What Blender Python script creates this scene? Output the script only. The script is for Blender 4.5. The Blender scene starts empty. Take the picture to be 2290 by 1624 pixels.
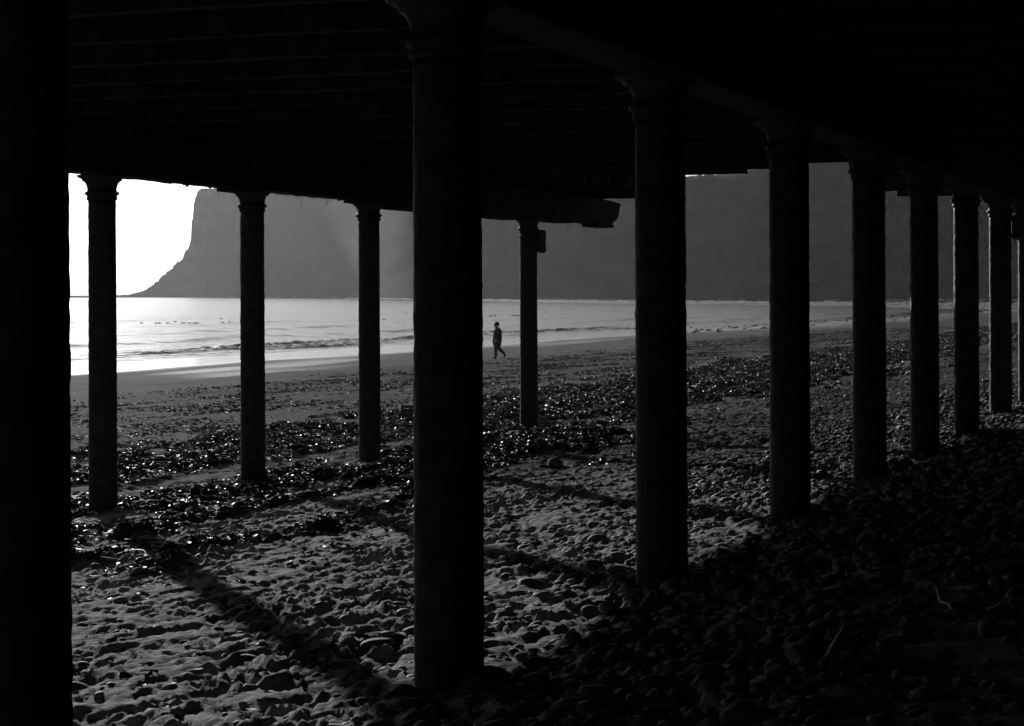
import bpy, bmesh, math, random
import numpy as np
from mathutils import Matrix, Vector

# ------------------------------------------------------------------ camera, sky, sun
S = bpy.context.scene
COL = S.collection
EYE = 3.45                                   # eye above the sea surface (z = 0)
F = 4700.0 / 2290.0                          # focal length / frame width
cam_d = bpy.data.cameras.new('camera'); cam = bpy.data.objects.new('camera', cam_d); COL.objects.link(cam)
cam_d.sensor_width = 36; cam_d.lens = 36 * F; cam_d.shift_y = -0.0694
cam_d.clip_start = 0.1; cam_d.clip_end = 40000
cam.matrix_world = Matrix.Translation((0, 0, EYE)) @ Matrix.Rotation(math.radians(90), 4, 'X') @ Matrix.Rotation(math.radians(-0.24), 4, 'Z')
S.camera = cam

SUN_AZ = math.radians(-15.9)                 # from +Y, negative is to the left
SUN_EL = math.radians(11.4)
sund = Vector((math.sin(SUN_AZ) * math.cos(SUN_EL), math.cos(SUN_AZ) * math.cos(SUN_EL), math.sin(SUN_EL)))
ld = bpy.data.lights.new('sun', 'SUN'); ld.energy = 5.0; ld.angle = math.radians(0.55); ld.color = (1, 1, 1)
sun = bpy.data.objects.new('sun', ld); COL.objects.link(sun)
sun.rotation_euler = sund.to_track_quat('Z', 'Y').to_euler()

w = bpy.data.worlds.new("World"); S.world = w; w.use_nodes = True
nt = w.node_tree; bg = nt.nodes['Background']
sky = nt.nodes.new('ShaderNodeTexSky'); sky.sky_type = 'NISHITA'; sky.sun_disc = False
sky.sun_elevation = SUN_EL; sky.sun_rotation = SUN_AZ; sky.dust_density = 2.0; sky.air_density = 1.0
bw = nt.nodes.new('ShaderNodeRGBToBW')       # black-and-white film
nt.links.new(sky.outputs[0], bw.inputs[0]); nt.links.new(bw.outputs[0], bg.inputs[0])
bg.inputs[1].default_value = 0.05
S.view_settings.view_transform = 'Standard'; S.view_settings.look = 'None'
S.view_settings.exposure = -0.25; S.view_settings.gamma = 1.0
S.cycles.use_denoising = True; S.cycles.max_bounces = 6; S.cycles.diffuse_bounces = 2; S.cycles.glossy_bounces = 3
S.cycles.volume_bounces = 0; S.cycles.caustics_reflective = False; S.cycles.caustics_refractive = False

# ------------------------------------------------------------------ pier axes: u runs along a row of columns, n runs to the sea
TH = 0.339
U = np.array([math.sin(TH), math.cos(TH)]); N = np.array([-math.cos(TH), math.sin(TH)])
def P(s, t, z=0.0): return Vector((N[0] * s + U[0] * t, N[1] * s + U[1] * t, z))
def to_st(x, y): return x * N[0] + y * N[1], x * U[0] + y * U[1]
MST = Matrix(((N[0], U[0], 0, 0), (N[1], U[1], 0, 0), (0, 0, 1, 0), (0, 0, 0, 1)))

# ------------------------------------------------------------------ numpy noise
def vhash(ix, iy, seed):
    h = (ix.astype(np.int64) * 374761393 + iy.astype(np.int64) * 668265263 + seed * 1442695041) & 0xffffffff
    h = ((h ^ (h >> 13)) * 1274126177) & 0xffffffff
    return ((h ^ (h >> 16)) & 0xffffffff) / 4294967295.0
def gnoise(x, y, seed=0):
    x = np.asarray(x, float); y = np.asarray(y, float)
    ix = np.floor(x); iy = np.floor(y); fx = x - ix; fy = y - iy
    u = fx**3 * (fx * (fx * 6 - 15) + 10); v = fy**3 * (fy * (fy * 6 - 15) + 10)
    def g(a, b):
        an = vhash(ix + a, iy + b, seed) * 2 * np.pi
        return np.cos(an) * (fx - a) + np.sin(an) * (fy - b)
    n0 = g(0, 0) * (1 - u) + g(1, 0) * u; n1 = g(0, 1) * (1 - u) + g(1, 1) * u
    return (n0 * (1 - v) + n1 * v) * 1.5
def fbm(x, y, seed=0, o=4, r=0.5):
    a = 1.0; tot = 0; x = np.asarray(x, float); y = np.asarray(y, float)
    for i in range(o):
        tot = tot + a * gnoise(x, y, seed + i * 17); a *= r; x = x * 2.03 + 3.1; y = y * 2.03 - 1.7
    return tot
def sstep(a, b, x):
    q = np.clip((np.asarray(x, float) - a) / (b - a), 0, 1); return q * q * (3 - 2 * q)

# ------------------------------------------------------------------ the beach
PS = [-80, -30, -10, 0, 3.3, 8, 11.8, 16, 20, 26, 33, 45, 56, 80, 150, 400]
PZ = [2.6, 1.0, -1.15, -1.5, -1.73, -2.10, -2.40, -2.58, -2.72, -2.92, -3.09, -3.29, -3.46, -3.9, -6, -12]
def smooth_profile(s):
    k = 0
    for d, wt in ((-1.5, .25), (0, .5), (1.5, .25)): k = k + wt * np.interp(s + d, PS, PZ)
    return k + EYE
def weed(s, t):                              # how much wrack lies at a spot
    wob = 0.9 * fbm(t * 0.11, s * 0.05, 5, 3)
    q = s + wob
    far = sstep(27, 36, t)
    b1 = sstep(8.6, 10.2, q) * (1 - sstep(12.0, 13.2, q))
    b2 = sstep(13.6, 14.6, q) * (1 - sstep(16.4, 18.0, q))
    b3 = sstep(9.6, 11.0, q) * (1 - sstep(17.3, 18.6, q))
    b = np.maximum(b1, b2) * (1 - far) + b3 * far
    n = fbm(s * 0.9, t * 0.45, 41, 4, .6)
    n = n + .35 * fbm(s * 2.6, t * 1.1, 43, 2)
    m = np.clip(b * 1.15 + n * 1.35 - 0.70, 0, 1) * (b > 0.02)
    pat = np.clip(fbm(s * 0.7, t * 0.35, 77, 4, .6) - 0.27, 0, 1) * sstep(6.5, 9, s) * (1 - sstep(18, 21, s)) * 1.4
    return np.clip(np.maximum(m * 1.5, pat), 0, 1)
def cobble(s, t):                            # how densely stones lie at a spot
    edge = 3.7 + 1.0 * sstep(8.8, 10.8, t) + 0.9 * sstep(11, 17, t) + 0.5 * fbm(t * 0.5, s * 0.2, 9, 3)
    return (1 - sstep(edge - 0.5, edge + 0.25, s)) * (1 - .62 * sstep(2.9, 3.5, s + .25 * fbm(t * 1.3, s, 10, 2)) * (1 - sstep(14, 22, t)))
COLST = [(3.31, 8.55 + 3.49 * k) for k in range(-1, 7)] + [(11.79, 20.07 + 3.58 * k) for k in range(5)]
def gz(s, t, fine=True):
    s = np.asarray(s, float); t = np.asarray(t, float)
    shore = s + 0.035 * np.clip(t - 60, 0, 400) * sstep(30, 45, s)
    z = smooth_profile(shore)
    k = 1 - sstep(34, 46, s)
    z = z + 0.05 * fbm(s * .25, t * .18, 2, 3) * k
    if fine:
        near = (1 - sstep(10.5, 17, s))
        z = z + 0.018 * fbm(s * 3.6, t * 2.2, 21, 3, .55) * (0.3 + 0.7 * near) * k
        rgh = .35 + .9 * np.clip(fbm(s * .8, t * .5, 66, 3) + .45, 0, 1.2)      # trampled here, smooth there
        wx = .12 * fbm(s * 2, t * 2, 97, 2)
        z = z - 0.044 * sstep(.06, .34, fbm((s + wx) * 3.1, t * 1.9, 61, 3, .55)) * near * rgh
        z = z - 0.024 * sstep(.05, .30, fbm(s * 6.4, (t + wx) * 4.2, 63, 3, .6)) * near * rgh
        z = z - 0.012 * sstep(.02, .22, fbm(s * 13.5, t * 8.5, 67, 2)) * near * rgh
        z = z + 0.022 * sstep(.18, .45, fbm(s * 9.5, t * 6.5, 31, 2)) * near * rgh
        for cs, ct in COLST:
            r2 = (s - cs) ** 2 + (t - ct) ** 2
            z = z + np.exp(-r2 / .09) * (.012 + .04 * (fbm(s * 6, t * 6, 23, 3) if r2.size < 20 or r2.min() < 1 else 0)) if r2.min() < 1.5 else z
        m = weed(s, t)
        z = z + m * (0.035 + 0.09 * np.clip(fbm(s * 2.2, t * 1.2, 90, 4, .6) + .25, 0, 1.2))
    return z

def set_mesh(name, verts, faces_idx, loops_per, smooth=True):
    me = bpy.data.meshes.new(name)
    nv = len(verts); nf = len(faces_idx) // loops_per
    me.vertices.add(nv); me.vertices.foreach_set('co', np.asarray(verts, np.float32).ravel())
    me.loops.add(nf * loops_per); me.loops.foreach_set('vertex_index', np.asarray(faces_idx, np.int32))
    me.polygons.add(nf)
    me.polygons.foreach_set('loop_start', np.arange(0, nf * loops_per, loops_per, dtype=np.int32))
    me.polygons.foreach_set('loop_total', np.full(nf, loops_per, np.int32))
    if smooth: me.polygons.foreach_set('use_smooth', np.ones(nf, bool))
    me.update(); me.validate()
    return me
def grid_mesh(name, A, B, zf, flip=False):
    SS, TT = np.meshgrid(A, B, indexing='ij')
    Z = zf(SS, TT)
    X = SS * N[0] + TT * U[0]; Y = SS * N[1] + TT * U[1]
    V = np.stack([X, Y, Z], -1).reshape(-1, 3)
    na, nb = len(A), len(B)
    i = np.arange(na * nb).reshape(na, nb)
    q = np.stack([i[:-1, :-1], i[:-1, 1:], i[1:, 1:], i[1:, :-1]], -1).reshape(-1)
    me = set_mesh(name, V, q, 4)
    return me, SS, TT
def addattr(me, name, arr):
    a = me.attributes.new(name, 'FLOAT', 'POINT'); a.data.foreach_set('value', np.asarray(arr, np.float32).ravel())

# ------------------------------------------------------------------ materials
def mat(name, col, rough=0.8, spec=0.5, noise=None, bump=None, metal=0):
    m = bpy.data.materials.new(name); m.use_nodes = True; T = m.node_tree; b = T.nodes['Principled BSDF']
    b.inputs['Base Color'].default_value = (col, col, col, 1); b.inputs['Roughness'].default_value = rough
    b.inputs['Specular IOR Level'].default_value = spec; b.inputs['Metallic'].default_value = metal
    tc = T.nodes.new('ShaderNodeTexCoord')
    if noise:                                # (scale, lo, hi, detail)
        n = T.nodes.new('ShaderNodeTexNoise'); n.inputs['Scale'].default_value = noise[0]; n.inputs['Detail'].default_value = 6
        r = T.nodes.new('ShaderNodeMapRange'); r.inputs[1].default_value = .32; r.inputs[2].default_value = .68
        r.inputs[3].default_value = noise[1]; r.inputs[4].default_value = noise[2]
        T.links.new(tc.outputs['Object'], n.inputs['Vector']); T.links.new(n.outputs[0], r.inputs[0]); T.links.new(r.outputs[0], b.inputs['Base Color'])
    if bump:                                 # (scale, distance)
        n = T.nodes.new('ShaderNodeTexNoise'); n.inputs['Scale'].default_value = bump[0]; n.inputs['Detail'].default_value = 5
        bb = T.nodes.new('ShaderNodeBump'); bb.inputs['Distance'].default_value = bump[1]; bb.inputs['Strength'].default_value = 1
        T.links.new(tc.outputs['Object'], n.inputs['Vector']); T.links.new(n.outputs[0], bb.inputs['Height']); T.links.new(bb.outputs[0], b.inputs['Normal'])
    return m
M = dict(
    iron=mat('painted_iron', .026, .7, .2, (9, .014, .045), (45, .004)),
    timber=mat('tarred_timber', .02, .85, .1, (5, .008, .032), (22, .006)),
    deck=mat('deck_timber', .015, .95, .05, (4, .007, .018), (20, .006)),
    stone=mat('wet_stone', .12, .75, .25, (9, .06, .2), (40, .004)),
    palestone=mat('pale_stone', .25, .6, .4, (20, .18, .32), (50, .002)),
    dryweed=mat('dry_kelp', .02, .65, .2), weed=mat('wet_kelp', .02, .48, .35, (6, .012, .04)),
    drywood=mat('driftwood', .35, .7, .3, (18, .22, .45), (40, .003)),
    cloth=mat('dark_cloth', .03, .9, .2, (30, .02, .04)),
    trousers=mat('dark_trousers', .035, .9, .2), skin=mat('skin', .28, .6, .3), hair=mat('hair', .04, .7, .3), shoe=mat('shoe', .02, .6, .3),
    bird=mat('bird_feathers', .03, .8, .2), rock=mat('reef_rock', .04, .6, .4, (1.5, .02, .07)),
    reef=mat('reef_flat', .03, .9, .1, (.08, .02, .05)), wall=mat('sky_block_wall', .12, .9, .2, (1.2, .08, .16), (6, .01)),
    foam=mat('foam', .8, .9, .2), rope=mat('pale_cord', .6, .8, .3), plastic=mat('dark_plastic', .03, .5, .4),
)
# sand: paler dry, darker where wet, weedy or stony; weaker light to the right painted in
m = bpy.data.materials.new('sand'); m.use_nodes = True; T = m.node_tree; b = T.nodes['Principled BSDF']; M['sand'] = m
def nd(t, **k):
    x = T.nodes.new(t)
    for a, v in k.items(): setattr(x, a, v)
    return x
def mr(src, a, b_, c, d):
    r = nd('ShaderNodeMapRange'); T.links.new(src, r.inputs[0])
    for i, v in enumerate((a, b_, c, d)): r.inputs[i + 1].default_value = v
    return r.outputs[0]
def mth(op, x, y):
    r = nd('ShaderNodeMath', operation=op)
    for i, v in enumerate((x, y)):
        if isinstance(v, (int, float)): r.inputs[i].default_value = v
        else: T.links.new(v, r.inputs[i])
    return r.outputs[0]
tc = nd('ShaderNodeTexCoord'); aw = nd('ShaderNodeAttribute', attribute_name='weed'); awet = nd('ShaderNodeAttribute', attribute_name='wet')
adp = nd('ShaderNodeAttribute', attribute_name='damp_dim'); asp = nd('ShaderNodeAttribute', attribute_name='speck')
n1 = nd('ShaderNodeTexNoise'); n1.inputs['Scale'].default_value = 1.7; n1.inputs['Detail'].default_value = 8; T.links.new(tc.outputs['Object'], n1.inputs['Vector'])
n2 = nd('ShaderNodeTexNoise'); n2.inputs['Scale'].default_value = 4.5; n2.inputs['Detail'].default_value = 5; n2.inputs['Roughness'].default_value = .7; T.links.new(tc.outputs['Object'], n2.inputs['Vector'])
base = mr(n1.outputs[0], .3, .7, .36, .50)
sp = mth('MULTIPLY', mr(n2.outputs[0], .44, .54, 0, 1), asp.outputs['Fac'])
base = mth('MULTIPLY', base, mth('SUBTRACT', 1.0, mth('MULTIPLY', sp, .8)))
base = mth('MULTIPLY', base, mr(aw.outputs['Fac'], 0.05, .45, 1, .12))
base = mth('MULTIPLY', base, mr(awet.outputs['Fac'], 0, 1, 1, .45)); base = mth('MULTIPLY', base, mr(adp.outputs['Fac'], 0, 1, 1, .72))
T.links.new(base, b.inputs['Base Color'])
df = nd('ShaderNodeBsdfDiffuse'); df.inputs['Roughness'].default_value = .6; T.links.new(base, df.inputs['Color']); mx = nd('ShaderNodeMixShader')
T.links.new(mth('MAXIMUM', mr(adp.outputs['Fac'], 0, 1, .6, .25), mr(awet.outputs['Fac'], 0, .3, 0, 1)), mx.inputs[0]); T.links.new(df.outputs[0], mx.inputs[1]); T.links.new(b.outputs[0], mx.inputs[2]); T.links.new(mx.outputs[0], T.nodes['Material Output'].inputs['Surface'])
T.links.new(mr(awet.outputs['Fac'], 0, 1, .85, .16), b.inputs['Roughness'])
T.links.new(mr(awet.outputs['Fac'], 0, 1, .03, .6), b.inputs['Specular IOR Level'])
n3 = nd('ShaderNodeTexNoise'); n3.inputs['Scale'].default_value = 15; n3.inputs['Detail'].default_value = 6; n3.inputs['Roughness'].default_value = .65; T.links.new(tc.outputs['Object'], n3.inputs['Vector'])
bp = nd('ShaderNodeBump'); bp.inputs['Distance'].default_value = .02; T.links.new(n3.outputs[0], bp.inputs['Height'])
T.links.new(mr(awet.outputs['Fac'], 0, 1, 1, .04), bp.inputs['Strength']); T.links.new(bp.outputs[0], b.inputs['Normal']); T.links.new(bp.outputs[0], df.inputs['Normal'])

# sea
m = bpy.data.materials.new('sea_water'); m.use_nodes = True; T = m.node_tree; b = T.nodes['Principled BSDF']; M['sea'] = m
b.inputs['Roughness'].default_value = .12; b.inputs['IOR'].default_value = 1.33
tc = nd('ShaderNodeTexCoord'); mp = nd('ShaderNodeMapping'); mp.inputs['Rotation'].default_value = (0, 0, TH + math.radians(90)); T.links.new(tc.outputs['Object'], mp.inputs['Vector'])
mp.inputs['Scale'].default_value = (.22, 1, 1)
foamA = nd('ShaderNodeAttribute', attribute_name='foam')
w1 = nd('ShaderNodeTexNoise'); w1.inputs['Scale'].default_value = .28; w1.inputs['Detail'].default_value = 3; T.links.new(mp.outputs[0], w1.inputs['Vector'])
w2 = nd('ShaderNodeTexNoise'); w2.inputs['Scale'].default_value = 1.6; w2.inputs['Detail'].default_value = 5; T.links.new(mp.outputs[0], w2.inputs['Vector'])
bp1 = nd('ShaderNodeBump'); bp1.inputs['Distance'].default_value = .6; bp1.inputs['Strength'].default_value = .9; T.links.new(w1.outputs[0], bp1.inputs['Height'])
bp2 = nd('ShaderNodeBump'); bp2.inputs['Distance'].default_value = .28; bp2.inputs['Strength'].default_value = .9; T.links.new(w2.outputs[0], bp2.inputs['Height']); T.links.new(bp1.outputs[0], bp2.inputs['Normal'])
T.links.new(bp2.outputs[0], b.inputs['Normal'])
w3 = nd('ShaderNodeTexNoise'); w3.inputs['Scale'].default_value = 5; w3.inputs['Detail'].default_value = 4; T.links.new(tc.outputs['Object'], w3.inputs['Vector'])
ff = mth('MULTIPLY', foamA.outputs['Fac'], mr(w3.outputs[0], .52, .62, 0, 1))
T.links.new(mr(ff, 0, 1, .03, .7), b.inputs['Base Color']); T.links.new(mr(ff, 0, 1, .26, .8), b.inputs['Roughness'])

# cliff
m = bpy.data.materials.new('cliff_rock'); m.use_nodes = True; T = m.node_tree; b = T.nodes['Principled BSDF']; M['cliff'] = m
b.inputs['Roughness'].default_value = .95; b.inputs['Specular IOR Level'].default_value = .1
tc = nd('ShaderNodeTexCoord'); mp = nd('ShaderNodeMapping'); mp.inputs['Scale'].default_value = (1, 1, 3); T.links.new(tc.outputs['Object'], mp.inputs['Vector'])
n1 = nd('ShaderNodeTexNoise'); n1.inputs['Scale'].default_value = .03; n1.inputs['Detail'].default_value = 8; T.links.new(mp.outputs[0], n1.inputs['Vector'])
T.links.new(mr(n1.outputs[0], 0.38, .66, .014, .055), b.inputs['Base Color'])

# ------------------------------------------------------------------ helpers
def link(name, me, m=None, parent=None, loc=None):
    o = bpy.data.objects.new(name, me); COL.objects.link(o)
    if m is not None and me is not None and not me.materials: me.materials.append(m)
    if parent: o.parent = parent
    if loc is not None: o.location = loc
    return o
def tag(o, label=None, cat=None, group=None, kind=None):
    if label: o['label'] = label
    if cat: o['category'] = cat
    if group: o['group'] = group
    if kind: o['kind'] = kind
    return o
def bm_done(bm, name, smooth=False):
    bmesh.ops.recalc_face_normals(bm, faces=bm.faces)
    me = bpy.data.meshes.new(name); bm.to_mesh(me); bm.free()
    if smooth:
        for p in me.polygons: p.use_smooth = True
    return me
def st_box(bm, s0, s1, t0, t1, z0, z1, cuts=0, bev=0.0, jit=0.0, seed=0):
    """box in pier axes, its long side cut up and roughened"""
    rnd = random.Random(seed)
    long_t = (t1 - t0) > (s1 - s0); n = max(1, cuts)
    rings = []
    for i in range(n + 1):
        q = i / n; j = lambda: rnd.uniform(-jit, jit)
        if long_t:
            t = t0 + (t1 - t0) * q; pts = [(s0 + j(), t, z0 + j()), (s1 + j(), t, z0 + j()), (s1, t, z1), (s0, t, z1)]
        else:
            s = s0 + (s1 - s0) * q; pts = [(s, t0 + j(), z0 + j()), (s, t1 + j(), z0 + j()), (s, t1, z1), (s, t0, z1)]
        rings.append([bm.verts.new(P(*p)) for p in pts])
    for a, c in zip(rings[:-1], rings[1:]):
        for k in range(4): bm.faces.new((a[k], a[(k + 1) % 4], c[(k + 1) % 4], c[k]))
    bm.faces.new(rings[0]); bm.faces.new(rings[-1])
    if bev: bmesh.ops.bevel(bm, geom=[e for e in bm.edges], offset=bev, segments=1, affect='EDGES', clamp_overlap=True)
def lathe(profile, seg=40, rough=0.0, seed=0, cap=True):
    rs = np.random.RandomState(seed); V = []; Fc = []
    for i, (r, z) in enumerate(profile):
        for k in range(seg):
            a = 2 * math.pi * k / seg
            rr = r + (rough * float(fbm(np.array([a * 4 / math.pi * 3 + seed * 7.1]), np.array([z * 14]), seed, 3)[0]) if rough else 0)
            V.append((rr * math.cos(a), rr * math.sin(a), z))
    for i in range(len(profile) - 1):
        for k in range(seg):
            Fc.append((i * seg + k, i * seg + (k + 1) % seg, (i + 1) * seg + (k + 1) % seg, (i + 1) * seg + k))
    if cap: Fc.append(tuple(range(seg))[::-1]); Fc.append(tuple(range((len(profile) - 1) * seg, len(profile) * seg)))
    me = bpy.data.meshes.new('lathe'); me.from_pydata(V, [], Fc); me.update()
    for p in me.polygons: p.use_smooth = len(p.vertices) == 4
    return me

# ------------------------------------------------------------------ ground
def spaced(*segs):
    out = []
    for a, b_, st in segs: out.append(np.arange(a, b_, st))
    return np.concatenate(out)
A = spaced((-60, -6, 2.0), (-6, 1.5, .25), (1.5, 9.5, .022), (9.5, 13, .035), (13, 20, .08), (20, 60, .4), (60, 400, 12), (400, 401, 1))
B = spaced((-300, -10, 10), (-10, 4, .5), (4, 24, .04), (24, 46, .07), (46, 80, .2), (80, 220, 1.2), (220, 1000, 15))
me, SS, TT = grid_mesh('beach', A, B, gz)
addattr(me, 'weed', weed(SS, TT))
tt = np.clip(TT - 60, 0, 400)
shore = SS + 0.035 * tt
streak = 3.0 * fbm(TT * .03, SS * .15, 15, 3)
addattr(me, 'wet', np.clip(sstep(46.0, 48.0, shore + .6 * streak) + .22 * sstep(40, 46, shore + 2 * streak), 0, 1))
spk = sstep(18.5, 21.5, SS + fbm(TT * .08, SS * .1, 8, 3) * 2) * (1 - sstep(29, 34, SS + fbm(TT * .05, SS * .1, 6, 3) * 4))
spk = np.maximum(spk * 0.9, (1 - sstep(5, 8, SS)) * .5)
spk = np.maximum(spk, .85 * sstep(17, 26, TT) * (1 - sstep(8.5, 10.5, SS)))
addattr(me, 'speck', spk)
addattr(me, 'damp_dim', np.maximum(sstep(11, 19, SS), sstep(15, 27, TT)))  # moist sand to seaward; fall of light to the right put into the colour
ground = link('beach', me, M['sand']); tag(ground, kind='structure')

# ------------------------------------------------------------------ sea
def seaz(s, t):
    q = s + 0.035 * np.clip(t - 60, 0, 400)          # follows the shoreline
    edge = 3.0 * fbm(t * .03, t * 0, 4, 3)
    z = 0.02 * fbm(s * .22, t * .05, 3, 3) * sstep(56, 70, q)
    for c, h, wd, sd in ((58.6, .13, .3, 1), (61.0, .17, .4, 2), (63.2, .16, .45, 3), (75, .22, .9, 4), (91, .2, 1.1, 5), (112, .2, 1.4, 6), (140, .12, 2.0, 7), (170, .12, 2.4, 8)):
        cc = c + edge * .8 + 1.2 * fbm(t * .05, t * 0 + sd, 10 + sd, 3)
        amp = h * np.clip(.7 + 1.0 * fbm(t * .045, t * 0 + sd * 3, 20 + sd, 3), 0.0, 1.3) * (1 + (.5 * fbm(t * .9, q * 2, 60 + sd, 3) if sd < 4 else 0))
        z = z + amp * np.exp(-((q - cc) / wd) ** 2)
    z = z + 0.03 * np.exp(-((q - 56.4 - edge * .5) / .25) ** 2)
    z = z + .035 * fbm(s * .55, t * .07, 88, 3, .6) * sstep(60, 66, q)
    return z + 0.012
A2 = spaced((49, 53, .5), (53, 70, .12), (70, 150, .6), (150, 400, 12), (400, 2000, 200), (2000, 9001, 1000))
B2 = spaced((-8000, -500, 700), (-500, -20, 40), (-20, 20, 2), (20, 200, .35), (200, 500, 3), (500, 1500, 60), (1500, 9001, 500))
me, SS, TT = grid_mesh('sea', A2, B2, seaz)
q = SS + 0.035 * np.clip(TT - 60, 0, 400) - 3.0 * .8 * fbm(TT * .03, TT * 0, 4, 3)
fm = np.exp(-((q - 61.6) / .9) ** 2) * .7 * np.clip(.4 + 1.2 * fbm(TT * .08, TT * 0, 33, 3), 0, 1)
addattr(me, 'foam', np.clip(fm, 0, 1))
tag(link('sea', me, M['sea']), kind='structure')

# ------------------------------------------------------------------ headland and cliffs, 2 km off on the left, nearer to the right
def px(x, d): return (x - 1145) / 4700 * d
SKY = [(80, 664), (140, 662.5), (200, 661.6), (235, 660.8), (262, 661), (285, 659), (300, 656), (320, 650.5), (335, 641), (345, 633), (365, 615), (385, 598), (400, 584), (407, 579), (412, 567), (417, 560), (422, 552), (424, 545), (428, 531), (428.3, 524), (431, 518), (431.2, 508), (428.6, 498), (431, 488), (432.6, 470), (432.8, 458), (436, 449), (437, 443), (441, 436), (441.5, 429), (447, 423), (455, 421), (470, 421.5), (500, 419), (700, 410), (1000, 402), (1300, 400), (1540, 393), (1655, 384.5), (1720, 350), (1900, 250), (2100, 130), (2400, -50)]
XS = np.concatenate([np.arange(85, 460, 1.6), np.arange(460, 2600, 7)])
SKY.sort(); sx = [a for a, _ in SKY]; sy = [c for _, c in SKY]
db = np.interp(XS, [160, 480, 900, 1200, 1420, 1700, 1950, 2200, 2600], [1750, 1750, 1100, 900, 800, 700, 650, 660, 600]); kr = np.hanning(41); kr /= kr.sum(); db = np.concatenate([db[:236], np.convolve(np.pad(db, 20, 'edge'), kr, 'valid')[236:]])
dt = db + np.interp(XS, [160, 440, 480, 900, 1400, 1700, 1950, 2200, 2600], [8, 14, 16, 10, 10, 25, 70, 90, 110])
hor = 656.5 - (XS - 160) * 0.0042
top = EYE + (hor - np.interp(XS, sx, sy)) * dt / 4700 + np.where(XS < 300, .8, np.where(XS < 425, 2.2, .8)) * fbm(XS * .16, XS * 0, 12, 4, .6)
NV = 70; V = []
for j in range(NV + 1):
    v = j / NV
    prof = v ** 0.8
    hh = top * (0.30 * v + 0.70 * sstep(0.22, .95, v)) if j < NV else top
    d = db + (dt - db) * (0.25 * v + 0.75 * v ** 2.2)
    amp = np.interp(XS, [160, 430, 600, 1760, 2000], [0, 0, .5, .9, 20]) * math.sin(math.pi * min(1, v * 1.02)) ** .6
    X0 = (XS - 1145) / 4700 * d
    dd = d + amp * (fbm(X0 * .03 + hh * .03, hh * .05 - X0 * .012, 50, 5, .6)) * 2
    V.append(np.stack([(XS - 1145) / 4700 * dd, dd, hh - 1.0 * (j == 0)], -1))
for k in (1, 2):                             # plateau behind the crest, running down at the far side
    d = dt + (60, 500)[k - 1]; V.append(np.stack([(XS - 1145) / 4700 * dt + (25, 60)[k - 1] * (XS < 460), d, top * (.97, .5)[k - 1] - (0, 1)[k - 1]], -1))
NVV = len(V); V = np.array(V); nx = len(XS); i = np.arange(NVV * nx).reshape(NVV, nx)
qf = np.stack([i[:-1, :-1], i[:-1, 1:], i[1:, 1:], i[1:, :-1]], -1).reshape(-1)
tag(link('cliff', set_mesh('cliff', V.reshape(-1, 3), qf, 4), M['cliff']), kind='structure')
xr = np.arange(470, 2600, 4.0); rd = np.interp(xr, [470, 900, 1200, 1420, 1700, 1900, 2030, 2600], [1740, 1040, 660, 565, 495, 455, 385, 340]) * (1 + .012 * fbm(xr * .05, xr * 0, 5, 4, .6)); ru = np.interp(xr, XS, db) + 25
Vr = []
for j in range(15):
    q = j / 14; d = rd + (ru - rd) * q; Vr.append(np.stack([(xr - 1145) / 4700 * d, d, -0.3 + .42 * (j > 0) + (.16 + .3 * q) * fbm(xr * .06, d * .05, 19, 4, .6) * (j > 0)], -1))
Vr = np.array(Vr); i = np.arange(15 * len(xr)).reshape(15, -1)
tag(link('reef', set_mesh('reef', Vr.reshape(-1, 3), np.stack([i[:-1, :-1], i[:-1, 1:], i[1:, 1:], i[1:, :-1]], -1).reshape(-1), 4), M['reef']), kind='structure')
# foam of small breakers along the foot of the cliff
rs = np.random.RandomState(4); bm = bmesh.new()
for i_ in range(420):
    x = rs.choice([rs.uniform(1190, 1440), rs.uniform(1950, 2300), rs.uniform(500, 2300)], p=[.4, .4, .2])
    d = float(np.interp(x, XS, db)) - rs.uniform(2, 9); r = rs.uniform(.12, .6) * (1.6 if rs.rand() < .06 else 1)
    g = bmesh.ops.create_icosphere(bm, subdivisions=1, radius=r, matrix=Matrix.Translation((px(x, d), d, .3)) @ Matrix.Diagonal((rs.uniform(2, 7), 1, .55, 1)))
tag(link('surf', bm_done(bm, 'surf', True), M['foam']), kind='structure')

# ------------------------------------------------------------------ the pier
A0 = np.array([-0.28, 9.168]); B0 = np.array([-4.44, 22.85]); TA = A0 @ U; SA = A0 @ N; TB = B0 @ U; SB = B0 @ N
def t_at(o, x):                              # place along a row seen at picture column x
    k = (x - 1145) / 4700; return (k * o[1] - o[0]) / (U[0] - k * U[1])
HB, HJ = EYE + 1.285, EYE + 1.76             # undersides of the cross beams and of the joists
pier = bpy.data.objects.new('pier', None); COL.objects.link(pier); pier.location = (0, 0, 0)
tag(pier, 'dark timber pier deck carried on two rows of round iron columns across the shingle', 'pier')
CAP = [(.150, -.275), (.164, -.265), (.166, -.245), (.16, -.235), (.164, -.222), (.182, -.212), (.186, -.198), (.182, -.184), (.162, -.174), (.158, -.165), (.159, -.14), (.165, -.115), (.176, -.09), (.192, -.072), (.206, -.064), (.214, -.062), (.216, -.048), (.224, -.04), (.238, -.034), (.252, -.028), (.262, -.02), (.268, -.014), (.268, 0)]
cols = []
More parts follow.
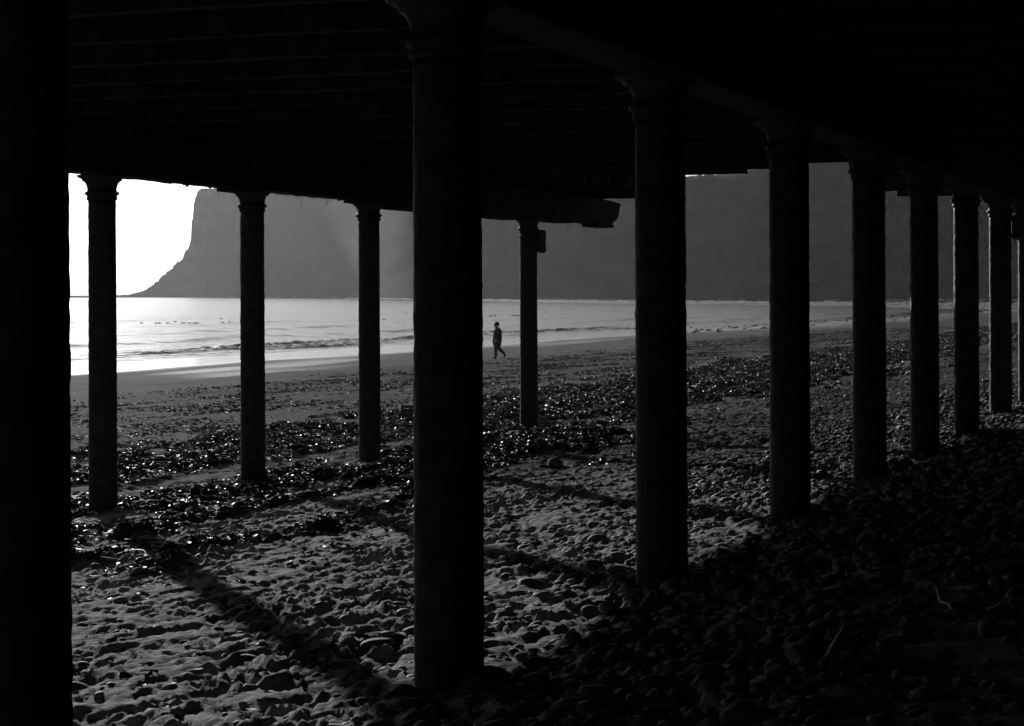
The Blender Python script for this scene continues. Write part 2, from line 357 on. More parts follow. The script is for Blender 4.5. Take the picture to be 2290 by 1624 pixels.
def column(o, x, x_is_t=False, seed=0, label=None):
    t = x if x_is_t else t_at(o, x); p = o + t * U; s_, t_ = to_st(*p)
    zb = float(gz(s_, t_, False)) - .3; H = HB - .275
    prof = []
    nseg = 90
    for k in range(nseg + 1):
        z = zb + (H - zb) * k / nseg
        r = .150 + .004 * (EYE - z) / 2.0
        prof.append((r, z))
    me_ = lathe(prof, 48, .0055, seed)
    c = link('column', me_, M['iron'], pier, (p[0], p[1], 0)); 
    if label: c['label'] = label
    capm = lathe([(r, z + HB) for r, z in CAP], 48, .0015, seed + 3)
    cap = link('capital', capm, M['iron'], c)
    cols.append((p[0], p[1]))
    return c
for k, x in enumerate([1001.3, 1477.6, 1765.5, 1943.5, 2067, 2160.8, 2237, 2299]):
    column(A0, x, seed=k + 1)
dA = t_at(A0, 1477.6) - t_at(A0, 1001.3)
column(A0, -3.395, True, 40, 'thick dark column at the left edge, nearest of all'); column(A0, -6.9, True, 41)
for k, x in enumerate([229, 564.5, 825.5, 1023, 1182.1]): column(B0, x, seed=k + 60)
column(B0, t_at(B0, 229) - 3.6, True, 70)
tB4 = float(TB + t_at(B0, 1182.1)); tEnd = float(TB + t_at(B0, 1368))
def part(name, bm, m_, parent=pier, smooth=False, label=None):
    o = link(name, bm_done(bm, name, smooth), m_, parent)
    if label: o['label'] = label
    return o
# cross beams over the rows, two timbers bolted side by side
bm = bmesh.new(); st_box(bm, SA - .17, SA + .17, -6, 43, HB, HJ - .004, 200, 0, .006, 1); bA = part('cross_beam', bm, M['timber'])
bm = bmesh.new(); st_box(bm, SB - .17, SB + .17, 2, tEnd - 1.3, HB, HJ - .004, 160, 0, .007, 2); bB = part('cross_beam', bm, M['timber'])
# its broken, rounded end
bm = bmesh.new(); te = tEnd
prof = [(te - 1.3, HB + .004), (te - .55, HB + .0), (te - .5, HB + .0), (te - .42, HB + .05), (te - .2, HB + .09), (te - .05, HB + .2), (te + .04, HB + .36), (te + .09, HB + .40), (te + .09, HJ - .055), (te - .6, HJ - .02), (te - 1.3, HJ - .008)]
va = [bm.verts.new(P(SB - .165, a, c)) for a, c in prof]; vb = [bm.verts.new(P(SB + .165, a, c)) for a, c in prof]
bm.faces.new(va); bm.faces.new(vb[::-1])
for k in range(len(prof)): bm.faces.new((va[k], va[(k + 1) % len(prof)], vb[(k + 1) % len(prof)], vb[k]))
part('beam_end', bm, M['timber'])
def plate(s0, s1, t0, t1, z0, z1, sd=0, parent=bB):
    bm = bmesh.new(); st_box(bm, s0, s1, t0, t1, z0, z1, 8, 0, .004, sd); part('packing_plate', bm, M['timber'], parent)
tB2, tB3 = float(TB + t_at(B0, 564.5)), float(TB + t_at(B0, 825.5))
plate(SB - .2, SB + .12, tB2 - .72, tB2 - .27, HB - .045, HB - .003, 1)
plate(SB - .2, SB + .12, tB3 - .6, tB3 - .27, HB - .04, HB - .003, 5)
plate(SB - .19, SB + .15, tB3 + .75, tB4 - .9, HB - .075, HB - .003, 2)
plate(SB - .19, SB + .15, tB4 + .27, tB4 + 1.9, HB - .05, HB - .003, 3)
plate(SB - .19, SB + .15, te - 1.45, te - .45, HB - .06, HB - .003, 4)
# bolt heads on the cross beam face
for k in range(14):
    bm = bmesh.new(); t_ = tB4 - 2.2 + k * .36 + .07 * ((k * 7) % 3)
    bmesh.ops.create_cone(bm, segments=8, radius1=.028, radius2=.02, depth=.03, cap_ends=True, matrix=Matrix.Translation(P(SB - .18, t_, HB + (.14 if k % 2 else .33))) @ Matrix.Rotation(-TH, 4, 'Z') @ Matrix.Rotation(math.radians(90), 4, 'Y'))
    part('bolt', bm, M['iron'], bB)
# joists run from row to row, the deck boards lie on them
JT = [(-5.2 + 1.3 * k + .13 * math.sin(k * 7.3)) for k in range(28)]
for k, t_ in enumerate(JT):
    rng = [(-9, 13.0)] if t_ < 29.6 else []
    for s0, s1 in rng:
        bm = bmesh.new(); st_box(bm, s0, s1, t_ - .07 - .02 * math.sin(k * 3.1), t_ + .08, HJ + .025 * math.sin(k * 5.7) ** 2, HJ + .27, 60, 0, .006, k + 5); part('joist', bm, M['timber'])
bm = bmesh.new(); st_box(bm, 6.9, 9.7, 29.75, 29.87, HJ - .06, HJ + .3, 12, 0, .003, 7); part('edge_beam', bm, M['timber'])
bm = bmesh.new(); st_box(bm, 6.5, 6.9, 29.75, 29.87, HJ - .0, HJ + .3, 6, 0, .003, 8); part('edge_beam', bm, M['timber'])
for t_ in np.arange(30.9, 38.0, 1.3):
    bm = bmesh.new(); st_box(bm, -9, 5.6 if t_ < 36.5 else 6.3, t_ - .055, t_ + .055, HJ, HJ + .27, 40, 0, .006, int(t_ * 9)); part('joist', bm, M['timber'])
    if t_ < 37.2:
        bm = bmesh.new(); st_box(bm, 10.1, 13.0, t_ - .055, t_ + .055, HJ, HJ + .27, 12, 0, .006, int(t_ * 9) + 1); part('joist', bm, M['timber'])
bm = bmesh.new(); st_box(bm, 10.1, 13.0, 37.3, 37.42, HJ - .04, HJ + .3, 12, 0, .004, 9); part('edge_beam', bm, M['timber'])
bm = bmesh.new(); st_box(bm, 4.9, 6.1, 38.4, 38.52, HJ - .05, HJ + .3, 12, 0, .004, 11); part('edge_beam', bm, M['timber'])
def boards(s0, s1, t0, t1, nm='deck_boards'):
    bm = bmesh.new(); s_ = s0; k = 0
    while s_ < s1 - .01:
        e = min(s_ + .145, s1); st_box(bm, s_, e - .006, t0, t1, HJ + .274 + .002 * (k % 2), HJ + .33, 1); s_ = e; k += 1
    st_box(bm, s0, s1, t0, t1, HJ + .335, HJ + .36, 1)
    part(nm, bm, M['deck'])
boards(-9, 13.1, -8, 29.9); boards(-9, 5.6, 29.9, 46.9); boards(5.6, 6.3, 36.9, 38.6); boards(10.1, 13.1, 29.9, 37.5)
# handrail above the seaward edge of the deck
# unseen promenade wall behind the camera, also keeps sky light off the pier
bm = bmesh.new(); st_box(bm, -12, -9.05, -60, 160, EYE - 1.9, HJ + 1.4, 40, 0, 0, 3)
st_box(bm, -9.05, 3.4, 47, 50, EYE - 2.2, HJ + 1.4, 20, 0, 0, 5)  # end wall out of frame, added to block sky light from the right
sw = link('sky_block_wall', bm_done(bm, 'sky_block_wall'), M['wall']); tag(sw, 'long unseen concrete sea wall behind the camera, its end wall added to block sky light', 'wall')

# diagonal iron tie seen under the deck at each front column
def cyl_between(bm, a, c, r, seg=8, r2=None):
    a = Vector(a); c = Vector(c); d = c - a
    bmesh.ops.create_cone(bm, segments=seg, radius1=r, radius2=r if r2 is None else r2, depth=d.length, cap_ends=True, matrix=Matrix.Translation((a + c) / 2) @ d.to_track_quat('Z', 'Y').to_matrix().to_4x4())

# small fittings on the columns
def fitting(s_, t_, z, label, sc=1.0):
    rt = link('wall_lamp', None, loc=P(s_, t_, z)); rt.rotation_euler = (0, 0, 0)
    tag(rt, label, 'lamp', 'rounded fittings on the columns')
    prof_ = [(.0, .2), (.055, .2), (.085, .165), (.09, .12), (.083, .09), (.083, -.12), (.092, -.135), (.092, -.15), (.07, -.175), (.05, -.195), (0.0, -.195)]
    me_ = lathe([(max(r, .002) * sc, z_ * sc) for r, z_ in prof_[::-1]], 10, .006, 5)
    link('housing', me_, M['plastic'], rt)
    for zz in (.1, -.1):
        bm = bmesh.new(); cyl_between(bm, (-.11, 0, zz), (0, 0, zz), .022); link('bracket', bm_done(bm, 'bracket'), M['iron'], rt)
_b = B0 + t_at(B0, 1182.1) * U; _s = to_st(_b[0] + .222, _b[1]); fitting(float(_s[0]), float(_s[1]), HB - .42, 'dark rounded fitting fixed high on the last column below the broken beam end')
tA7 = float(TA + t_at(A0, 2237))
_b = A0 + t_at(A0, 2237) * U; _s = to_st(_b[0] + .235, _b[1]); fitting(float(_s[0]), float(_s[1]), HB - .42, 'dark rounded fitting in the narrow gap between the two rightmost columns', .9)

# strands of dry weed and cord hanging under the beam
def strand(t_, ln, seed, s_=SB - .1, label=None, m_=None, zo=0.0, lean=0.0, r=.0035):
    rnd = random.Random(seed); bm = bmesh.new(); p0 = Vector((0, 0, 0)); n = 6
    for k in range(n):
        p1 = p0 + Vector((rnd.uniform(-.012, .012) + lean / n, rnd.uniform(-.01, .01), -ln / n)); cyl_between(bm, p0, p1, r * (1 - .08 * k), 5); p0 = p1
    o = link('hanging_strand', bm_done(bm, 'hanging_strand'), m_ or M['weed'], loc=P(s_, t_, HB + .002 + zo))
    tag(o, label or 'thin dark strand of weed hanging from the underside of the beam', 'strand', 'dark strands hanging under the beam' if not label else None)
for k, (x, ln) in enumerate([(470, .13), (496, .1), (640, .07), (652, .06), (660, .15), (681, .09), (716, .14), (722, .1), (770, .08), (846, .10), (872, .14), (876, .1)]):
    strand(float(TB + t_at(B0, x)), ln, k)
strand(float(TB + t_at(B0, 1253)), .18, 77, SB - .17, 'short pale cord dangling below the broken beam end', M['rope'], -.05, -.05, .006)
# lumps of barnacle and weed on the underside of the beam
for k, (x, r) in enumerate([(357, .035), (396, .045), (449, .04), (740, .04), (950, .03)]):
    bm = bmesh.new(); bmesh.ops.create_icosphere(bm, subdivisions=2, radius=r)
    for v in bm.verts: v.co *= 1 + .25 * math.sin(v.co.x * 120 + v.co.y * 90 + k); v.co.z *= .8
    o = link('weed_lump', bm_done(bm, 'weed_lump', True), M['weed'], loc=P(SB - .13, float(TB + t_at(B0, x)), HB - .012)); tag(o, 'small dark lump clinging to the underside of the beam', 'lump', 'lumps under the beam')

# ------------------------------------------------------------------ stones
def ico(sub):
    bm = bmesh.new(); bmesh.ops.create_icosphere(bm, subdivisions=sub, radius=1)
    bm.verts.ensure_lookup_table(); v = np.array([x.co[:] for x in bm.verts]); f = np.array([[q.index for q in p.verts] for p in bm.faces]); bm.free(); return v, f
def stone_shape(v, rs):
    w_ = v.copy(); w_[:, 0] *= rs.uniform(.9, 1.25); w_[:, 2] *= rs.uniform(.32, .6)
    for _ in range(5):
        d = rs.randn(3); d /= np.linalg.norm(d); k = w_ @ d; lim = rs.uniform(.5, .8) * k.max(); ov = np.clip(k - lim, 0, None); w_ = w_ - np.outer(ov * .75, d)
    ph = rs.rand(3) * 6; w_ *= (1 + .06 * np.sin(v[:, :1] * 2.5 + ph[0]) + .05 * np.sin(v[:, 1:2] * 3.1 + ph[1]))
    return w_
rs = np.random.RandomState(11)
def in_view(x, y, marg): return (y > 6) & (np.abs(x) < .2436 * y + marg)
# candidate stones: dense shingle plus scattered ones on the sand
cand = []
Nc = 72000
s_ = rs.uniform(-3.5, 9.5, Nc); t_ = 3 + 57 * rs.rand(Nc) ** 1.25
x_, y_ = s_ * N[0] + t_ * U[0], s_ * N[1] + t_ * U[1]
dens = cobble(s_, t_); scat = (.05 + .30 * np.clip(fbm(s_ * .9, t_ * .5, 44, 3), 0, 1)) * (1 - sstep(6.3, 9.3, s_))
keep = in_view(x_, y_, 1.2) & (rs.rand(Nc) < np.maximum(dens * np.where(t_ < 14, 1, .8), scat))
s_, t_ = s_[keep], t_[keep]
for cx_, cy_ in cols[:10]:                   # stones the tide has packed round the feet
    cs_, ct_ = to_st(cx_, cy_); an = rs.uniform(0, 6.28, 46); rr = .19 + .22 * rs.rand(46) ** 1.5
    s_ = np.concatenate([s_, cs_ + rr * np.cos(an)]); t_ = np.concatenate([t_, ct_ + rr * np.sin(an)])
x_, y_ = s_ * N[0] + t_ * U[0], s_ * N[1] + t_ * U[1]; kk = in_view(x_, y_, 1.2); s_, t_, x_, y_ = s_[kk], t_[kk], x_[kk], y_[kk]
size = np.exp(rs.normal(math.log(.031), .42, len(s_))); size = np.clip(size, .014, .12)
onsand = cobble(s_, t_) < .3; size[onsand] = np.clip(size[onsand] * .8, .014, .075)
z_ = gz(s_, t_)
def near_col(x, y, r): 
    q = np.zeros(len(x), bool)
    for cx_, cy_ in cols: q |= (x - cx_) ** 2 + (y - cy_) ** 2 < r * r
    return q
ok = ~near_col(x_, y_, .17); s_, t_, x_, y_, z_, size, onsand = [q[ok] for q in (s_, t_, x_, y_, z_, size, onsand)]
occl = np.zeros(len(x_), bool)
for cx_, cy_ in cols: occl |= (np.abs(x_ / y_ - cx_ / cy_) < .15 / cy_) & (y_ > cy_)
vis = in_view(x_, y_, -.02) & ~occl & ((EYE - z_) / y_ < 955 / 4700)
score = np.where(vis, size / y_, 0); order = np.argsort(-score); top300 = order[:292]; rest = order[292:]
v3, f3 = ico(3); protos = []
for k in range(12):
    me = set_mesh('beach_stone', stone_shape(v3, rs), f3.ravel(), 3); me.materials.append(M['stone']); protos.append(me)
sgrp = 'rounded stones lying at the foot of the pier'
for n_, k in enumerate(top300):
    o = bpy.data.objects.new('beach_stone', protos[n_ % 12]); COL.objects.link(o)
    sz = float(size[k]); o.scale = (sz, sz, sz); o.location = (float(x_[k]), float(y_[k]), float(z_[k]) + sz * rs.uniform(-.1, .2))
    o.rotation_euler = (rs.uniform(-.3, .3), rs.uniform(-.3, .3), rs.uniform(0, 6.28))
    tag(o, 'rounded dark stone half sunk in the lit sand' if onsand[k] else 'rounded dark cobble lying among other cobbles under the pier', 'stone', 'stones on the sunlit sand' if onsand[k] else 'cobbles under the pier')
def scatter(idx, sub, name):
    v, f = ico(sub); shapes = [stone_shape(v, rs) for _ in range(10)]
    VV = np.empty((len(idx), len(v), 3), np.float32)
    for a, k in enumerate(idx):
        an, bx, by = rs.uniform(0, 6.28), rs.uniform(-.35, .35), rs.uniform(-.35, .35)
        R = np.array(Matrix.Rotation(an, 3, 'Z') @ Matrix.Rotation(bx, 3, 'X') @ Matrix.Rotation(by, 3, 'Y'))
        VV[a] = shapes[a % 10] @ R.T * size[k] + (x_[k], y_[k], z_[k] + size[k] * rs.uniform(-.15, .22))
    FF = (f[None] + (np.arange(len(idx)) * len(v))[:, None, None]).reshape(-1)
    return set_mesh(name, VV.reshape(-1, 3), FF, 3)
near = [k for k in rest if y_[k] < 17]; farr = [k for k in rest if y_[k] >= 17]
tag(link('shingle', scatter(near, 2, 'shingle'), M['stone']), 'wet shingle of small dark stones spread under the near end of the pier', 'shingle', kind='stuff')
tag(link('shingle', scatter(farr, 1, 'shingle'), M['stone']), 'dark shingle running back beside the farther right-hand columns', 'shingle', kind='stuff')
print('stones', len(s_), len(near), len(farr))

def ray_ground(x, y):                        # picture point (2290 px wide frame) to a place on the beach
    hz = 653 - (x - 1145) * .0042; d = 30.0
    for _ in range(40):
        X = (x - 1145) / 4700 * d; a, c = to_st(X, d); d = .5 * d + .5 * (EYE - float(gz(a, c, False))) * 4700 / (y - hz)
    return (x - 1145) / 4700 * d, d
def placed_stone(xp, yp, w_, h_, label, m_='stone', seed=1):
    X, Y = ray_ground(xp, yp); r2 = np.random.RandomState(seed); me = set_mesh('boulder', stone_shape(v3, r2) * [1, 1, 1], f3.ravel(), 3); me.materials.append(M[m_])
    o = bpy.data.objects.new('boulder', me); COL.objects.link(o); o.scale = (w_, w_ * .8, h_ * 1.6); a, c = to_st(X, Y); o.location = (X, Y, float(gz(a, c)) + h_ * .3); tag(o, label, 'stone')
placed_stone(1240, 1047, .105, .1, 'large blunt stone standing alone on the sand between the second and third front columns')
placed_stone(905, 1410, .10, .06, 'large smooth stone lying against the left side of the tall front column', seed=5)
placed_stone(850, 1440, .09, .045, 'low oval stone left of the tall front column', seed=8)

# pale driftwood and sticks
def stick(pts, r, label, nm='driftwood', m_='drywood'):
    bm = bmesh.new()
    P3 = []
    for (xp, yp, h) in pts:
        X, Y = ray_ground(xp, yp); a, c = to_st(X, Y); P3.append(Vector((X, Y, float(gz(a, c)) + h)))
    seg = []
    for k in range(len(P3) - 1):
        for q in range(4): seg.append(P3[k].lerp(P3[k + 1], q / 4))
    seg.append(P3[-1]); rings = []
    for k, p in enumerate(seg):
        d = (seg[min(k + 1, len(seg) - 1)] - seg[max(k - 1, 0)]).normalized(); sd = d.cross(Vector((0, 0, 1))).normalized(); up = sd.cross(d)
        rr = r * (.35 + .65 * math.sin(math.pi * (k + .6) / (len(seg) + .2)) ** .7)
        rings.append([bm.verts.new(p + (sd * math.cos(a) + up * math.sin(a)) * rr) for a in [i * math.pi / 4 for i in range(8)]])
    for a, c in zip(rings[:-1], rings[1:]):
        for i in range(8): bm.faces.new((a[i], a[(i + 1) % 8], c[(i + 1) % 8], c[i]))
    bm.faces.new(rings[0]); bm.faces.new(rings[-1])
    o = link(nm, bm_done(bm, nm, True), M[m_]); tag(o, label, 'driftwood')
stick([(1830, 1500, .03), (1850, 1475, .05), (1885, 1440, .055)], .022, 'pale wedge of driftwood lying on the dark shingle in the lower right')
stick([(2092, 1330, .03), (2100, 1355, .035), (2118, 1368, .035), (2128, 1384, .03)], .006, 'pale curved twig on the dark shingle at far right')
stick([(1826, 1092, .05), (1870, 1088, .05), (1912, 1086, .05)], .008, 'straight pale stick lying behind the third front column')

# crate in the wrack line
X, Y = ray_ground(925, 932); a, c = to_st(X, Y); cr = link('crate', None, loc=(X, Y, float(gz(a, c)) + .0)); cr.rotation_euler = (0.0, .03, .12); tag(cr, 'dark slatted crate lying in the seaweed just left of the tall front column', 'crate')
for s1 in (-1, 1):
    for z in (.02, .075, .145):
        bm = bmesh.new(); bmesh.ops.create_cube(bm, size=1, matrix=Matrix.Translation((0, s1 * .17, z)) @ Matrix.Diagonal((.56, .014, .036, 1))); link('slat', bm_done(bm, 'slat'), M['plastic'], cr)
        bm = bmesh.new(); bmesh.ops.create_cube(bm, size=1, matrix=Matrix.Translation((s1 * .29, 0, z)) @ Matrix.Diagonal((.014, .34, .036, 1))); link('slat', bm_done(bm, 'slat'), M['plastic'], cr)
    for s2 in (-1, 1):
        bm = bmesh.new(); bmesh.ops.create_cube(bm, size=1, matrix=Matrix.Translation((s1 * .275, s2 * .155, .09)) @ Matrix.Diagonal((.045, .045, .19, 1))); link('corner_post', bm_done(bm, 'corner_post'), M['plastic'], cr)
bm = bmesh.new(); bmesh.ops.create_cube(bm, size=1, matrix=Matrix.Translation((0, 0, .012)) @ Matrix.Diagonal((.55, .33, .02, 1))); link('base', bm_done(bm, 'base'), M['plastic'], cr)

# ------------------------------------------------------------------ wrack: thousands of kelp ribbons
def ribbons(s, t, L0, L1, name, label, seed, lift=.03, seg=3, mm='weed', thin=.34):
    r2 = np.random.RandomState(seed); n = len(s); z0 = gz(s, t)
    X = s * N[0] + t * U[0]; Y = s * N[1] + t * U[1]
    L = r2.uniform(L0, L1, n); wd = L * r2.uniform(.35 * thin, thin, n); az = r2.uniform(0, 6.28, n); el = r2.normal(0.08, .38, n); curl = r2.normal(0, 1.6, n); tw = r2.normal(0, 1.3, n); roll = r2.normal(0, .8, n)
    px_, py_, pz_ = X.copy(), Y.copy(), z0 + r2.uniform(-.01, lift, n); rows = []
    for k in range(seg + 1):
        q = k / seg; a = az + curl * q; e = el - 1.1 * el * q * 1.5
        dx, dy, dz = np.cos(a) * np.cos(e), np.sin(a) * np.cos(e), np.sin(e)
        if k: px_, py_, pz_ = px_ + dx * L / seg, py_ + dy * L / seg, pz_ + dz * L / seg
        rl = roll + tw * q; wv = wd * (1 + .5 * np.sin(q * 9 + curl)) * .5
        sx_, sy_, sz_ = -np.sin(a) * np.cos(rl) * wv, np.cos(a) * np.cos(rl) * wv, np.sin(rl) * wv
        rows.append(np.stack([px_ - sx_, py_ - sy_, pz_ - sz_], -1)); rows.append(np.stack([px_ + sx_, py_ + sy_, pz_ + sz_], -1))
    V = np.stack(rows, 1); m2 = 2 * (seg + 1); base_ = (np.arange(n) * m2)[:, None]
    quads = np.array([[2 * k, 2 * k + 1, 2 * k + 3, 2 * k + 2] for k in range(seg)]).ravel()
    me = set_mesh(name, V.reshape(-1, 3), (base_ + quads[None]).ravel(), 4)
    tag(link(name, me, M[mm]), label, 'seaweed', kind='stuff')
def pick(n, s0, s1, t0, t1, fn, pw=1.0, seed=0):
    r2 = np.random.RandomState(seed); s = r2.uniform(s0, s1, n); t = t0 + (t1 - t0) * r2.rand(n) ** pw
    x, y = s * N[0] + t * U[0], s * N[1] + t * U[1]; k = in_view(x, y, 1.5) & (r2.rand(n) < fn(s, t)) & ~near_col(x, y, .16); return s[k], t[k]
s, t = pick(520000, 6, 21, 8, 110, lambda a, c: np.clip(weed(a, c) * 1.3, 0, 1), 1.3, 2)
print('ribbons', len(s))
ribbons(s, t, .03, .11, 'seaweed', 'band of glistening wet seaweed heaped along the beach around the rear columns', 3)
s, t = pick(42000, 8, 19, 10, 70, lambda a, c: np.clip(weed(a, c) * 1.2, 0, 1), 1.2, 12)
ribbons(s, t, .18, .45, 'seaweed', 'long tangled strings of dark weed lying through the heaps of wrack', 13, .05, 7, 'dryweed', .03)
s, t = pick(170000, 17, 34, 20, 160, lambda a, c: np.clip(.35 + 1.3 * fbm(a * .5, c * .2, 70, 4, .6), 0, 1) * sstep(17, 21, a) * (1 - sstep(29, 34, a)), 1.2, 5)
ribbons(s, t, .05, .14, 'seaweed', 'scattered scraps of dark weed over the flat sand beyond the pier', 4, .03, 2, 'dryweed')
s, t = pick(14000, 2, 9.5, 5, 45, lambda a, c: np.clip(.05 + .9 * fbm(a * .8, c * .6, 71, 3), 0, 1), 1.2, 6)
ribbons(s, t, .03, .12, 'seaweed', 'small dark scraps of weed strewn between the stones near the front columns', 5, .015, 3, 'dryweed')

# reef rocks at the water's edge on the right
pr = []
for k in range(5):
    me = set_mesh('reef_rock', stone_shape(v3, rs), f3.ravel(), 3); me.materials.append(M['rock']); pr.append(me)
nr = 0
while nr < 240:
    t0 = rs.uniform(150, 330); s0 = 49 - .035 * (t0 - 60) + rs.normal(0, 3.2); X, Y = s0 * N[0] + t0 * U[0], s0 * N[1] + t0 * U[1]; k = nr
    if X / Y < .082: continue
    nr += 1
    o = bpy.data.objects.new('reef_rock', pr[k % 5]); COL.objects.link(o); sc = rs.uniform(.06, .2) * (1.8 if rs.rand() < .08 else 1); o.scale = (sc * 1.5, sc, sc * 1.0); o.location = (X, Y, max(0, float(gz(s0, t0, False))) + .02); o.rotation_euler = (0, 0, rs.uniform(0, 6.28))
    tag(o, 'low dark rock at the far edge of the water on the right', 'rock', 'rocks along the far water line')

# ------------------------------------------------------------------ birds afloat
def bird_meshes():
    bm = bmesh.new(); bmesh.ops.create_uvsphere(bm, u_segments=16, v_segments=10, radius=1)
    for v in bm.verts:
        x = v.co.x; v.co = Vector((x * .20, v.co.y * .075 * (1 - .35 * abs(x)), v.co.z * .06 + .045 + (.05 * max(0, x - .4) ** 2 * 3 if x > 0 else 0)))
    body = bm_done(bm, 'body', True)
    bm = bmesh.new(); cyl_between(bm, (-.12, 0, .06), (-.165, 0, .155), .032, 10, .022)
    bmesh.ops.create_uvsphere(bm, u_segments=10, v_segments=8, radius=.036, matrix=Matrix.Translation((-.175, 0, .165)) @ Matrix.Diagonal((1.2, .9, .95, 1)))
    head = bm_done(bm, 'head', True)
    bm = bmesh.new(); cyl_between(bm, (-.205, 0, .16), (-.25, 0, .152), .012, 6, .003); bill = bm_done(bm, 'bill', True)
    return body, head, bill
body, head, bill = bird_meshes()
for q_ in (body, head, bill): q_.materials.append(M['bird'])
for k, (xs_, ys_, fl) in enumerate([(176.7, 788.7, 1), (344.5, 789, -1), (381, 789.4, 1), (389.7, 789.3, 1), (410, 789, 1), (427.7, 785.5, 1), (442.8, 789, -1), (451, 789, 1), (463.8, 789, 1), (474, 789, -1), (482, 789, 1), (539.7, 777.6, 1), (543.7, 788, 1), (560.7, 786.8, 1), (953, 765.9, 1), (990.4, 765, -1), (938, 780, 1), (1197.6, 771.8, 1), (1208, 770.7, 1), (1251.5, 770.3, 1), (1259.8, 770.3, -1), (1265.7, 770.3, 1), (1332, 762, 1), (1390, 755, 1), (1501.5, 755.5, 1), (1514, 759.4, 1)]):
    x, y = xs_ * .916, ys_ * .916; hz = 653 - (x - 1145) * .0042; d = EYE * 4700 / (y - hz + 1)
    r_ = link('sea_bird', None, loc=(px(x, d), d, .02)); r_.rotation_euler = (0, 0, (0 if fl > 0 else math.pi) + rs.uniform(-.4, .4)); r_.scale = (1, 1, .9)
    tag(r_, 'small dark bird floating on the calm sea', 'bird', 'birds floating on the sea')
    b_ = link('body', body, None, r_); link('bill', bill, None, link('head', head, None, r_))

# ------------------------------------------------------------------ person walking along the water's edge
X, Y = ray_ground(1110, 802); a, c = to_st(X, Y)
man = link('person', None, loc=(X, Y, float(gz(a, c)))); tag(man, 'person in dark clothes walking left along the wet sand with one foot lifted', 'person')
def skin(name, V, E, R, m_, parent=man, sub=2, root=0):
    me = bpy.data.meshes.new(name); me.from_pydata(V, E, []); o = link(name, me, m_, parent)
    o.modifiers.new('Skin', 'SKIN'); o.modifiers['Skin'].use_smooth_shade = True
    for i, r in enumerate(R):
        sv = me.skin_vertices[0].data[i]; r = (r, r) if not isinstance(r, tuple) else r; sv.radius = (r[0] * 1.22, r[1] * 1.22); sv.use_root = (i == root)
    sb = o.modifiers.new('Subdivision', 'SUBSURF'); sb.levels = sub; sb.render_levels = sub
    return o
V = [(.03, 0, .86), (.03, 0, 1.02), (.05, 0, 1.2), (.045, 0, 1.36), (.03, 0, 1.45), (.0, 0, 1.53), (-.005, 0, 1.62),
     (.0, -.09, .8), (-.035, -.09, .46), (-.03, -.09, .09), (-.05, -.09, .035), (-.17, -.09, .025),
     (.05, .09, .8), (.10, .09, .47), (.345, .09, .225), (.385, .09, .2), (.33, .09, .05),
     (.05, -.19, 1.36), (.06, -.24, 1.1), (-.04, -.25, .86), (-.10, -.25, .79),
     (.05, .19, 1.36), (.10, .23, 1.1), (.06, .23, .87), (.03, .23, .8)]
E = [(0, 1), (1, 2), (2, 3), (3, 4), (4, 5), (5, 6), (0, 7), (7, 8), (8, 9), (9, 10), (10, 11), (0, 12), (12, 13), (13, 14), (14, 15), (15, 16), (3, 17), (17, 18), (18, 19), (19, 20), (3, 21), (21, 22), (22, 23), (23, 24)]
R = [(.13, .15), (.125, .14), (.14, .16), (.11, .15), .055, .06, .08, .095, .062, .042, .04, .03, .095, .062, .045, .042, .03, .06, .05, .04, .032, .06, .05, .04, .032]
skin('body', V, E, R, M['skin'])
def loft(name, rings, m_, parent=man, seg=20):
    V = [(cx_ + rx_ * math.cos(6.2832 * k / seg), ry_ * math.sin(6.2832 * k / seg), z_) for z_, cx_, rx_, ry_ in rings for k in range(seg)]
    Fc = [(i * seg + k, i * seg + (k + 1) % seg, (i + 1) * seg + (k + 1) % seg, (i + 1) * seg + k) for i in range(len(rings) - 1) for k in range(seg)] + [tuple(range(seg))[::-1], tuple(range((len(rings) - 1) * seg, len(rings) * seg))]
    me = bpy.data.meshes.new(name); me.from_pydata(V, [], Fc); me.update()
    for p_ in me.polygons: p_.use_smooth = len(p_.vertices) == 4
    return link(name, me, m_, parent)
loft('jacket', [(.68, .01, .155, .19), (.72, .01, .165, .205), (.85, .02, .160, .20), (.98, .04, .155, .195), (1.1, .055, .17, .205), (1.22, .06, .18, .22), (1.32, .06, .165, .22), (1.39, .05, .135, .18), (1.44, .035, .095, .11), (1.48, .02, .075, .085)], M['cloth'])
loft('head', [(1.44, .015, .05, .05), (1.475, -.03, .065, .06), (1.51, -.03, .095, .078), (1.55, -.015, .108, .085), (1.6, -.005, .112, .088), (1.65, 0, .1, .08), (1.69, .005, .06, .05)], M['skin'])
skin('coat', [(.035, 0, .70), (.035, 0, .9), (.045, 0, 1.1), (.055, 0, 1.28), (.035, 0, 1.42), (.05, -.2, 1.36), (.065, -.25, 1.1), (-.035, -.255, .88), (.05, .2, 1.36), (.105, .24, 1.1), (.065, .24, .88)],
     [(0, 1), (1, 2), (2, 3), (3, 4), (3, 5), (5, 6), (6, 7), (3, 8), (8, 9), (9, 10)], [(.15, .18), (.155, .18), (.16, .18), (.15, .17), .075, .08, .068, .055, .08, .068, .055], M['cloth'], root=2)
skin('trousers', [(.03, 0, .82), (.0, -.09, .74), (-.035, -.09, .46), (-.03, -.09, .07), (.05, .09, .74), (.10, .09, .47), (.385, .09, .205)], [(0, 1), (1, 2), (2, 3), (0, 4), (4, 5), (5, 6)], [.14, .105, .078, .058, .105, .078, .058], M['trousers'])
skin('shoe', [(.0, -.09, .055), (-.08, -.09, .045), (-.18, -.09, .035)], [(0, 1), (1, 2)], [.052, .045, .035], M['shoe'], root=1)
skin('shoe', [(.41, .09, .215), (.365, .09, .13), (.325, .09, .045)], [(0, 1), (1, 2)], [.05, .045, .035], M['shoe'], root=1)
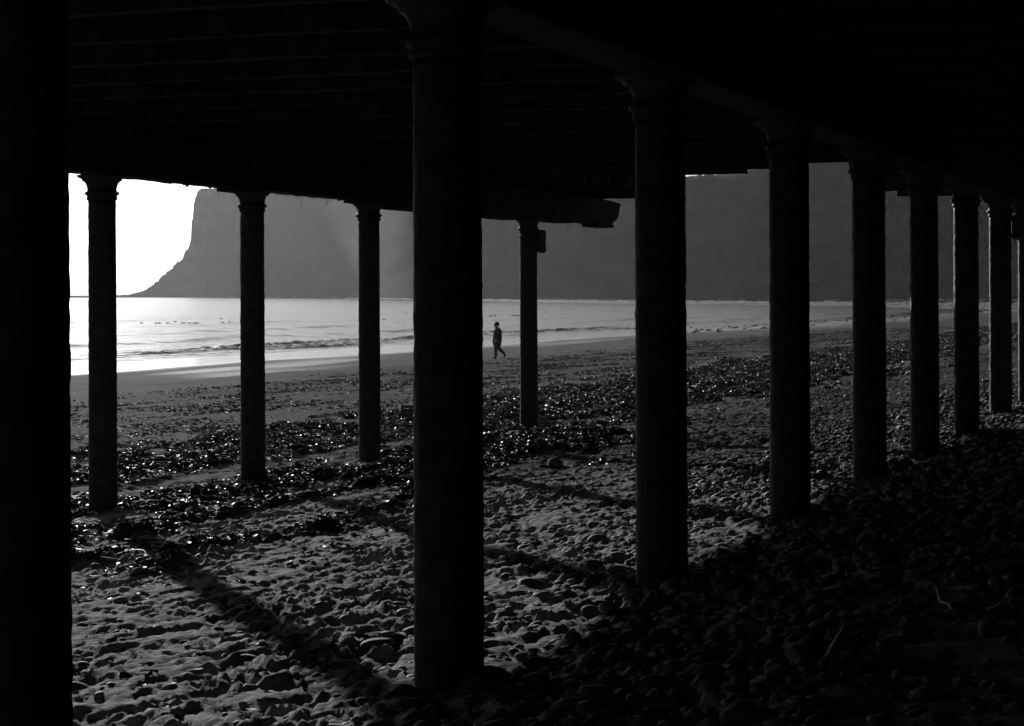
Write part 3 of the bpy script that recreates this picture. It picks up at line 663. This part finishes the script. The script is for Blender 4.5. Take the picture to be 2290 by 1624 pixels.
bm = bmesh.new(); bmesh.ops.create_uvsphere(bm, u_segments=20, v_segments=14, radius=1)
for v in bm.verts:
    v.co = Vector((v.co.x * .135 + .012, v.co.y * .115, v.co.z * .12)); 
    if v.co.x < -.045 and v.co.z < .035: v.co.x = -.045 + (v.co.x + .045) * .15
    if v.co.z < -.05: v.co.z = -.05 + (v.co.z + .05) * .4
link('hair', bm_done(bm, 'hair', True), M['hair'], man, (.0, 0, 1.60))
for sy_ in (-1, 1):                           # five fingers on each hand
    hand = link('hand', None, None, man, (-.10 if sy_ < 0 else .03, -.25 if sy_ < 0 else .23, .78)); 
    bm = bmesh.new(); bmesh.ops.create_uvsphere(bm, u_segments=12, v_segments=8, radius=1, matrix=Matrix.Diagonal((.026, .04, .048, 1)))
    for k in range(4): cyl_between(bm, (-.004, -.027 + k * .018, -.035), (-.02, -.027 + k * .018, -.095 + .008 * abs(k - 1.5)), .009, 6, .007)
    cyl_between(bm, (-.01, -.03 * 1, .01), (-.05, -.035, -.035), .01, 6, .008)
    hand.data if False else None
    link('fingers', bm_done(bm, 'fingers', True), M['skin'], hand)
bm = bmesh.new(); cyl_between(bm, (-.095, 0, 1.60), (-.125, 0, 1.575), .017, 8, .010); link('nose', bm_done(bm, 'nose', True), M['skin'], man)

# ------------------------------------------------------------------ air
bm = bmesh.new(); bmesh.ops.create_cube(bm, size=1)
hz_me = bm_done(bm, 'haze'); hm = bpy.data.materials.new('haze_air'); hm.use_nodes = True; T = hm.node_tree
for n_ in list(T.nodes): T.nodes.remove(n_)
out = T.nodes.new('ShaderNodeOutputMaterial'); pv = T.nodes.new('ShaderNodeVolumePrincipled')
pv.inputs['Color'].default_value = (.9, .9, .9, 1); pv.inputs['Density'].default_value = 0.00004; pv.inputs['Anisotropy'].default_value = 0.6
T.links.new(pv.outputs[0], out.inputs['Volume'])
hz_ = link('haze', hz_me, hm, loc=(0, 0, 68)); hz_.scale = (24000, 24000, 264)
tag(hz_, kind='stuff'); hz_['label'] = 'thin bright haze over the sea in front of the headland'; hz_['category'] = 'haze'
